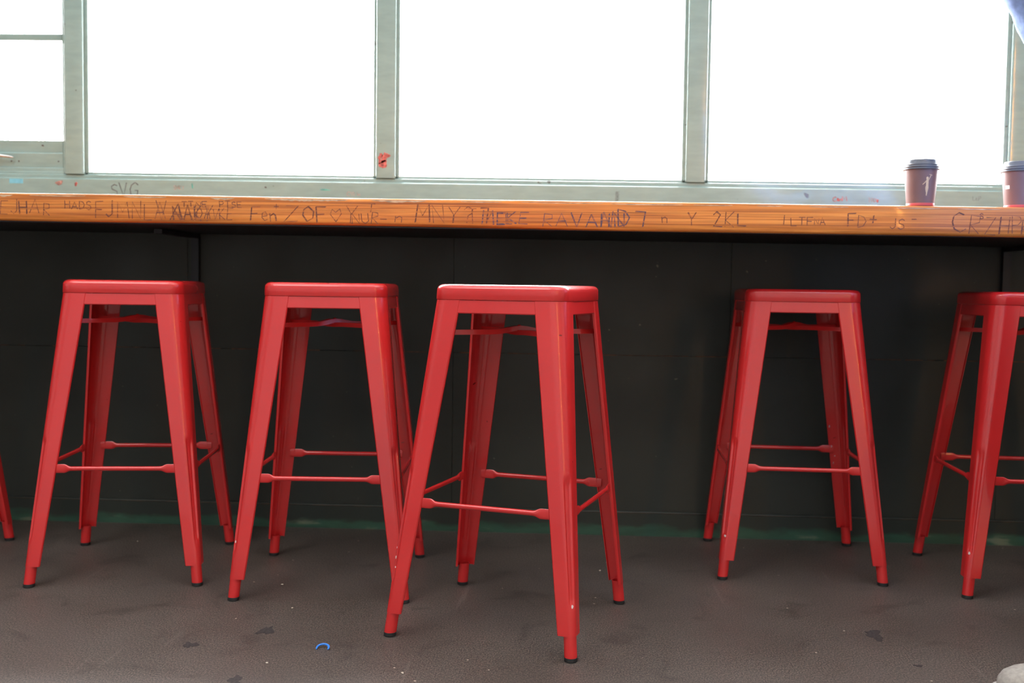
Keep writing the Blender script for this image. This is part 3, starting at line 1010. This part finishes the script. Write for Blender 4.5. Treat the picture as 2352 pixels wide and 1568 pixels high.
PX, PY = 1.13, 2.10      # hips
px = lambda x, y, z, *r_: (PX + x, PY + y, z) + r_
EL = (0.890, 1.925, 1.245); WR = (0.762, 1.94, 1.466)
body_nodes = {
    'pelvis': px(.02, 0, .93, .10, .14), 'belly': px(.0, 0, 1.08, .095, .13), 'chest': px(-.01, 0, 1.27, .10, .15), 'neck0': px(.0, 0, 1.43, .055), 'neck': px(-.02, 0, 1.50, .052), 'skull': px(-.03, 0, 1.57, .05),
    'shN': px(0, -.16, 1.40, .050), 'elN': EL + (.036,), 'fmN': ((EL[0] + WR[0]) / 2, (EL[1] + WR[1]) / 2, (EL[2] + WR[2]) / 2, .036), 'wrN': WR + (.024,), 'paN': (.742, 1.947, 1.510, .036, .018),
    'shF': px(0, .16, 1.40, .050), 'elF': px(.05, .24, 1.13, .036), 'wrF': px(.05, .25, .88, .024), 'paF': px(.04, .25, .83, .034, .016),
    'hpN': px(.02, -.09, .88, .085), 'knN': px(-.05, -.13, .49, .052), 'akN': px(-.08, -.17, .10, .036), 'ftN': px(-.18, -.18, .045, .03),
    'hpF': px(.02, .09, .88, .085), 'knF': px(.03, .11, .49, .052), 'akF': px(.14, .13, .10, .036), 'ftF': px(.05, .13, .045, .03)}
edges = [('pelvis', 'belly'), ('belly', 'chest'), ('chest', 'neck0'), ('neck0', 'neck'), ('neck', 'skull'), ('chest', 'shN'), ('shN', 'elN'), ('elN', 'fmN'), ('fmN', 'wrN'), ('wrN', 'paN'),
         ('chest', 'shF'), ('shF', 'elF'), ('elF', 'wrF'), ('wrF', 'paF'), ('pelvis', 'hpN'), ('hpN', 'knN'), ('knN', 'akN'), ('akN', 'ftN'), ('pelvis', 'hpF'), ('hpF', 'knF'), ('knF', 'akF'), ('akF', 'ftF')]


def hand_vf(pal, d, side, nrm, s_=1.0):
    """five separate curled fingers rooted in the palm; d along the hand, side across it, nrm towards the palm side"""
    d, side, nrm, pal = Vector(d).normalized(), Vector(side).normalized(), Vector(nrm).normalized(), Vector(pal)
    out = [tf(lathe([(.012, -.045), (.030, -.035), (.040, 0), (.040, .025), (.030, .038)], 16), lambda x, y, z: tuple(pal + side * x + nrm * y * .42 + d * z))]
    for q, L in ((-.030, .066), (-.010, .078), (.010, .073), (.029, .058)):
        a = pal + side * q + d * .025; p = [a]; ang = .15
        for sg, part_ in ((.45, .35), (.30, .55), (.25, .5)):
            ang += part_; a = a + (d * cos(ang) + nrm * sin(ang)) * L * sg; p.append(a)
        out.append(tube([tuple(v) for v in p], [.0092, .0086, .0078, .0062], 10))
    a = pal - side * .030 - d * .018
    out.append(tube([tuple(a), tuple(a - side * .022 + d * .020 + nrm * .010), tuple(a - side * .028 + d * .046 + nrm * .020), tuple(a - side * .024 + d * .066 + nrm * .026)], [.014, .0115, .0098, .0075], 10))
    return join(*out)


me = bake(skin_mesh('body_tmp', body_nodes, edges, 'pelvis'))
HX, HY, HZ = PX - .045, PY, 1.615
body = join(mesh_vf(me), tf(head_vf(), lambda x, y, z: (x + HX, y + HY, z + HZ)),
            hand_vf((.742, 1.947, 1.510), (-.35, .1, .93), (0.1, 1, 0), (-.9, 0, -.2)), hand_vf(px(.04, .25, .83), (-.1, 0, -1), (1, 0, -.2), (0, -1, 0)))
person = mk('person', body, SKIN, label='person in a blue sleeve and pale shoes, arm raised, at the right edge', cat='person')
rm = person.modifiers.new('remesh', 'REMESH'); rm.mode = 'VOXEL'; rm.voxel_size = 0.0065; rm.use_smooth_shade = True
me = bake(person)
person = bpy.data.objects.new('person', me); COL.objects.link(person)
setp(person, label='person in a blue sleeve and pale shoes, arm raised, at the right edge', cat='person')
if not me.materials: me.materials.append(SKIN)


def cloth(name, vf, mat, lab, disp):
    o = mk(name + '_raw', vf, mat)
    rm_ = o.modifiers.new('remesh', 'REMESH'); rm_.mode = 'VOXEL'; rm_.voxel_size = 0.008; rm_.use_smooth_shade = True
    sm = o.modifiers.new('smooth', 'SMOOTH'); sm.factor = 0.5; sm.iterations = 8
    tx_ = bpy.data.textures.new(name + '_folds', 'CLOUDS'); tx_.noise_scale = 0.06
    d = o.modifiers.new('folds', 'DISPLACE'); d.texture = tx_; d.strength = disp; d.mid_level = 0.5
    me_ = bake(o)
    me_.materials.clear(); me_.materials.append(mat); me_.shade_smooth()
    oo = bpy.data.objects.new(name, me_); COL.objects.link(oo); oo.parent = person
    return setp(oo, label=lab)


def limb(keys, rr, n=20, k_=6):
    """rounded tube through body joints with the given radii"""
    P = [Vector(q if isinstance(q, tuple) else body_nodes[q][:3]) for q in keys]
    path, rad = [], []
    for i in range(len(P) - 1):
        for t_ in range(k_):
            u_ = t_ / k_; path.append(tuple(P[i].lerp(P[i + 1], u_))); rad.append(rr[i] + (rr[i + 1] - rr[i]) * u_)
    path.append(tuple(P[-1])); rad.append(rr[-1])
    return tube(path, rad, n)


def torso(rows, n=36):
    return loft([[(PX + ox + rx * cos(2 * pi * q / n), PY + ry * sin(2 * pi * q / n), z) for q in range(n)] for z, rx, ry, ox in rows])


def ball(p, r_):
    return tf(lathe([(r_ * cos(R(a)) + .0005, r_ * sin(R(a))) for a in range(-90, 91, 15)], 20), lambda x, y, z: (x + p[0], y + p[1], z + p[2]))


jk = join(torso([(.80, .150, .205, .02), (.86, .148, .200, .02), (.98, .135, .178, .015), (1.10, .128, .172, .005), (1.25, .138, .190, -.005), (1.36, .125, .200, 0), (1.42, .095, .165, 0), (1.465, .078, .090, .005), (1.49, .072, .078, .0)]),
          ball(body_nodes['shN'], .078), ball(body_nodes['shF'], .078), ball(body_nodes['elN'], .058), ball(body_nodes['elF'], .056),
          limb(['shN', 'elN'], [.076, .060]), limb(['elN', 'wrN', (WR[0] - .006, WR[1], WR[2] + .010)], [.060, .044, .044]),
          limb(['shF', 'elF', 'wrF'], [.076, .058, .044]))
cloth('jacket', jk, DENIM, 'blue cloth jacket', 0.012)
tr = join(torso([(.78, .118, .160, .02), (.84, .128, .175, .02), (.92, .125, .170, .02), (.98, .118, .160, .015)]), limb(['hpN', 'knN', 'akN'], [.102, .075, .066]), limb(['hpF', 'knF', 'akF'], [.102, .075, .066]))
cloth('trousers', tr, TROUS, 'dark trousers', 0.008)
hair = []
for z, rx, ry, ox in ((-.05, .050, .070, .045), (-.01, .076, .084, .028), (.03, .098, .087, .016), (.062, .104, .086, .008), (.090, .090, .074, .006), (.112, .060, .050, .008), (.121, .020, .018, .010)):
    hair.append([(HX + ox + rx * cos(2 * pi * k_ / 32) * (1 + .03 * sin(k_ * 2.7)), HY + ry * sin(2 * pi * k_ / 32) * (1 + .03 * cos(k_ * 3.1)), HZ + z + .004 * sin(k_ * 1.9)) for k_ in range(32)])
mk('hair', loft(hair), HAIRM, person, smooth=180, label='short dark hair')
for s_ in (-1, 1):
    mk('eye', tf(lathe([(.001, -.011), (.008, -.008), (.011, 0), (.008, .008), (.001, .011)], 16), lambda x, y, z: (HX - .080 + z * .9, HY + s_ * .030 + x, HZ + .008 + y * .75)), simple('eye_white', (.8, .8, .78), .2), person, smooth=180)


def shoe(tx_, ty, ang):
    """toe at the origin pointing -x, 0.29 long"""
    def W(x, y, z): return (tx_ + x * cos(ang) - y * sin(ang), ty + x * sin(ang) + y * cos(ang), z)
    def sec(x, hw, top, z0, n=16, sq=.6):
        return [W(x, hw * (abs(cos(a)) ** sq) * (1 if cos(a) >= 0 else -1), z0 + (top - z0) * max(0.0, sin(a)) ** .8) for a in [pi * q / (n - 1) for q in range(n)]]
    up_ = loft([sec(x, w, t, .016) for x, w, t in ((.004, .012, .030), (.010, .024, .044), (.022, .034, .053), (.045, .042, .060), (.075, .046, .064), (.11, .044, .078), (.15, .038, .098), (.19, .036, .105), (.24, .036, .108), (.275, .032, .100), (.288, .018, .06))])
    def so(x, w):
        return [W(x, -w, 0), W(x, w, 0), W(x, w + .002, .010), W(x, w, .020), W(x, -w, .020), W(x, -w - .002, .010)]
    sl = loft([so(x, w) for x, w in ((-.006, .010), (-.002, .022), (.010, .032), (.03, .042), (.07, .049), (.12, .044), (.17, .038), (.25, .038), (.285, .030), (.295, .016))])
    u_ = mk('shoe', up_, CANVAS, person, smooth=60, label='pale grey canvas shoe')
    mk('sole', sl, SOLE, u_, smooth=50, label='off white rubber sole')
    lc = [tube([W(x, -.022, t), W(x - .004, 0, t + .010), W(x, .022, t)], .0028, 8) for x, t in ((.105, .074), (.125, .084), (.145, .094))]
    for L_ in lc: mk('lace', L_, SOLE, u_, smooth=60, label='white lace')


shoe(0.818, 1.893, R(4))
shoe(1.055, 2.235, R(-2))
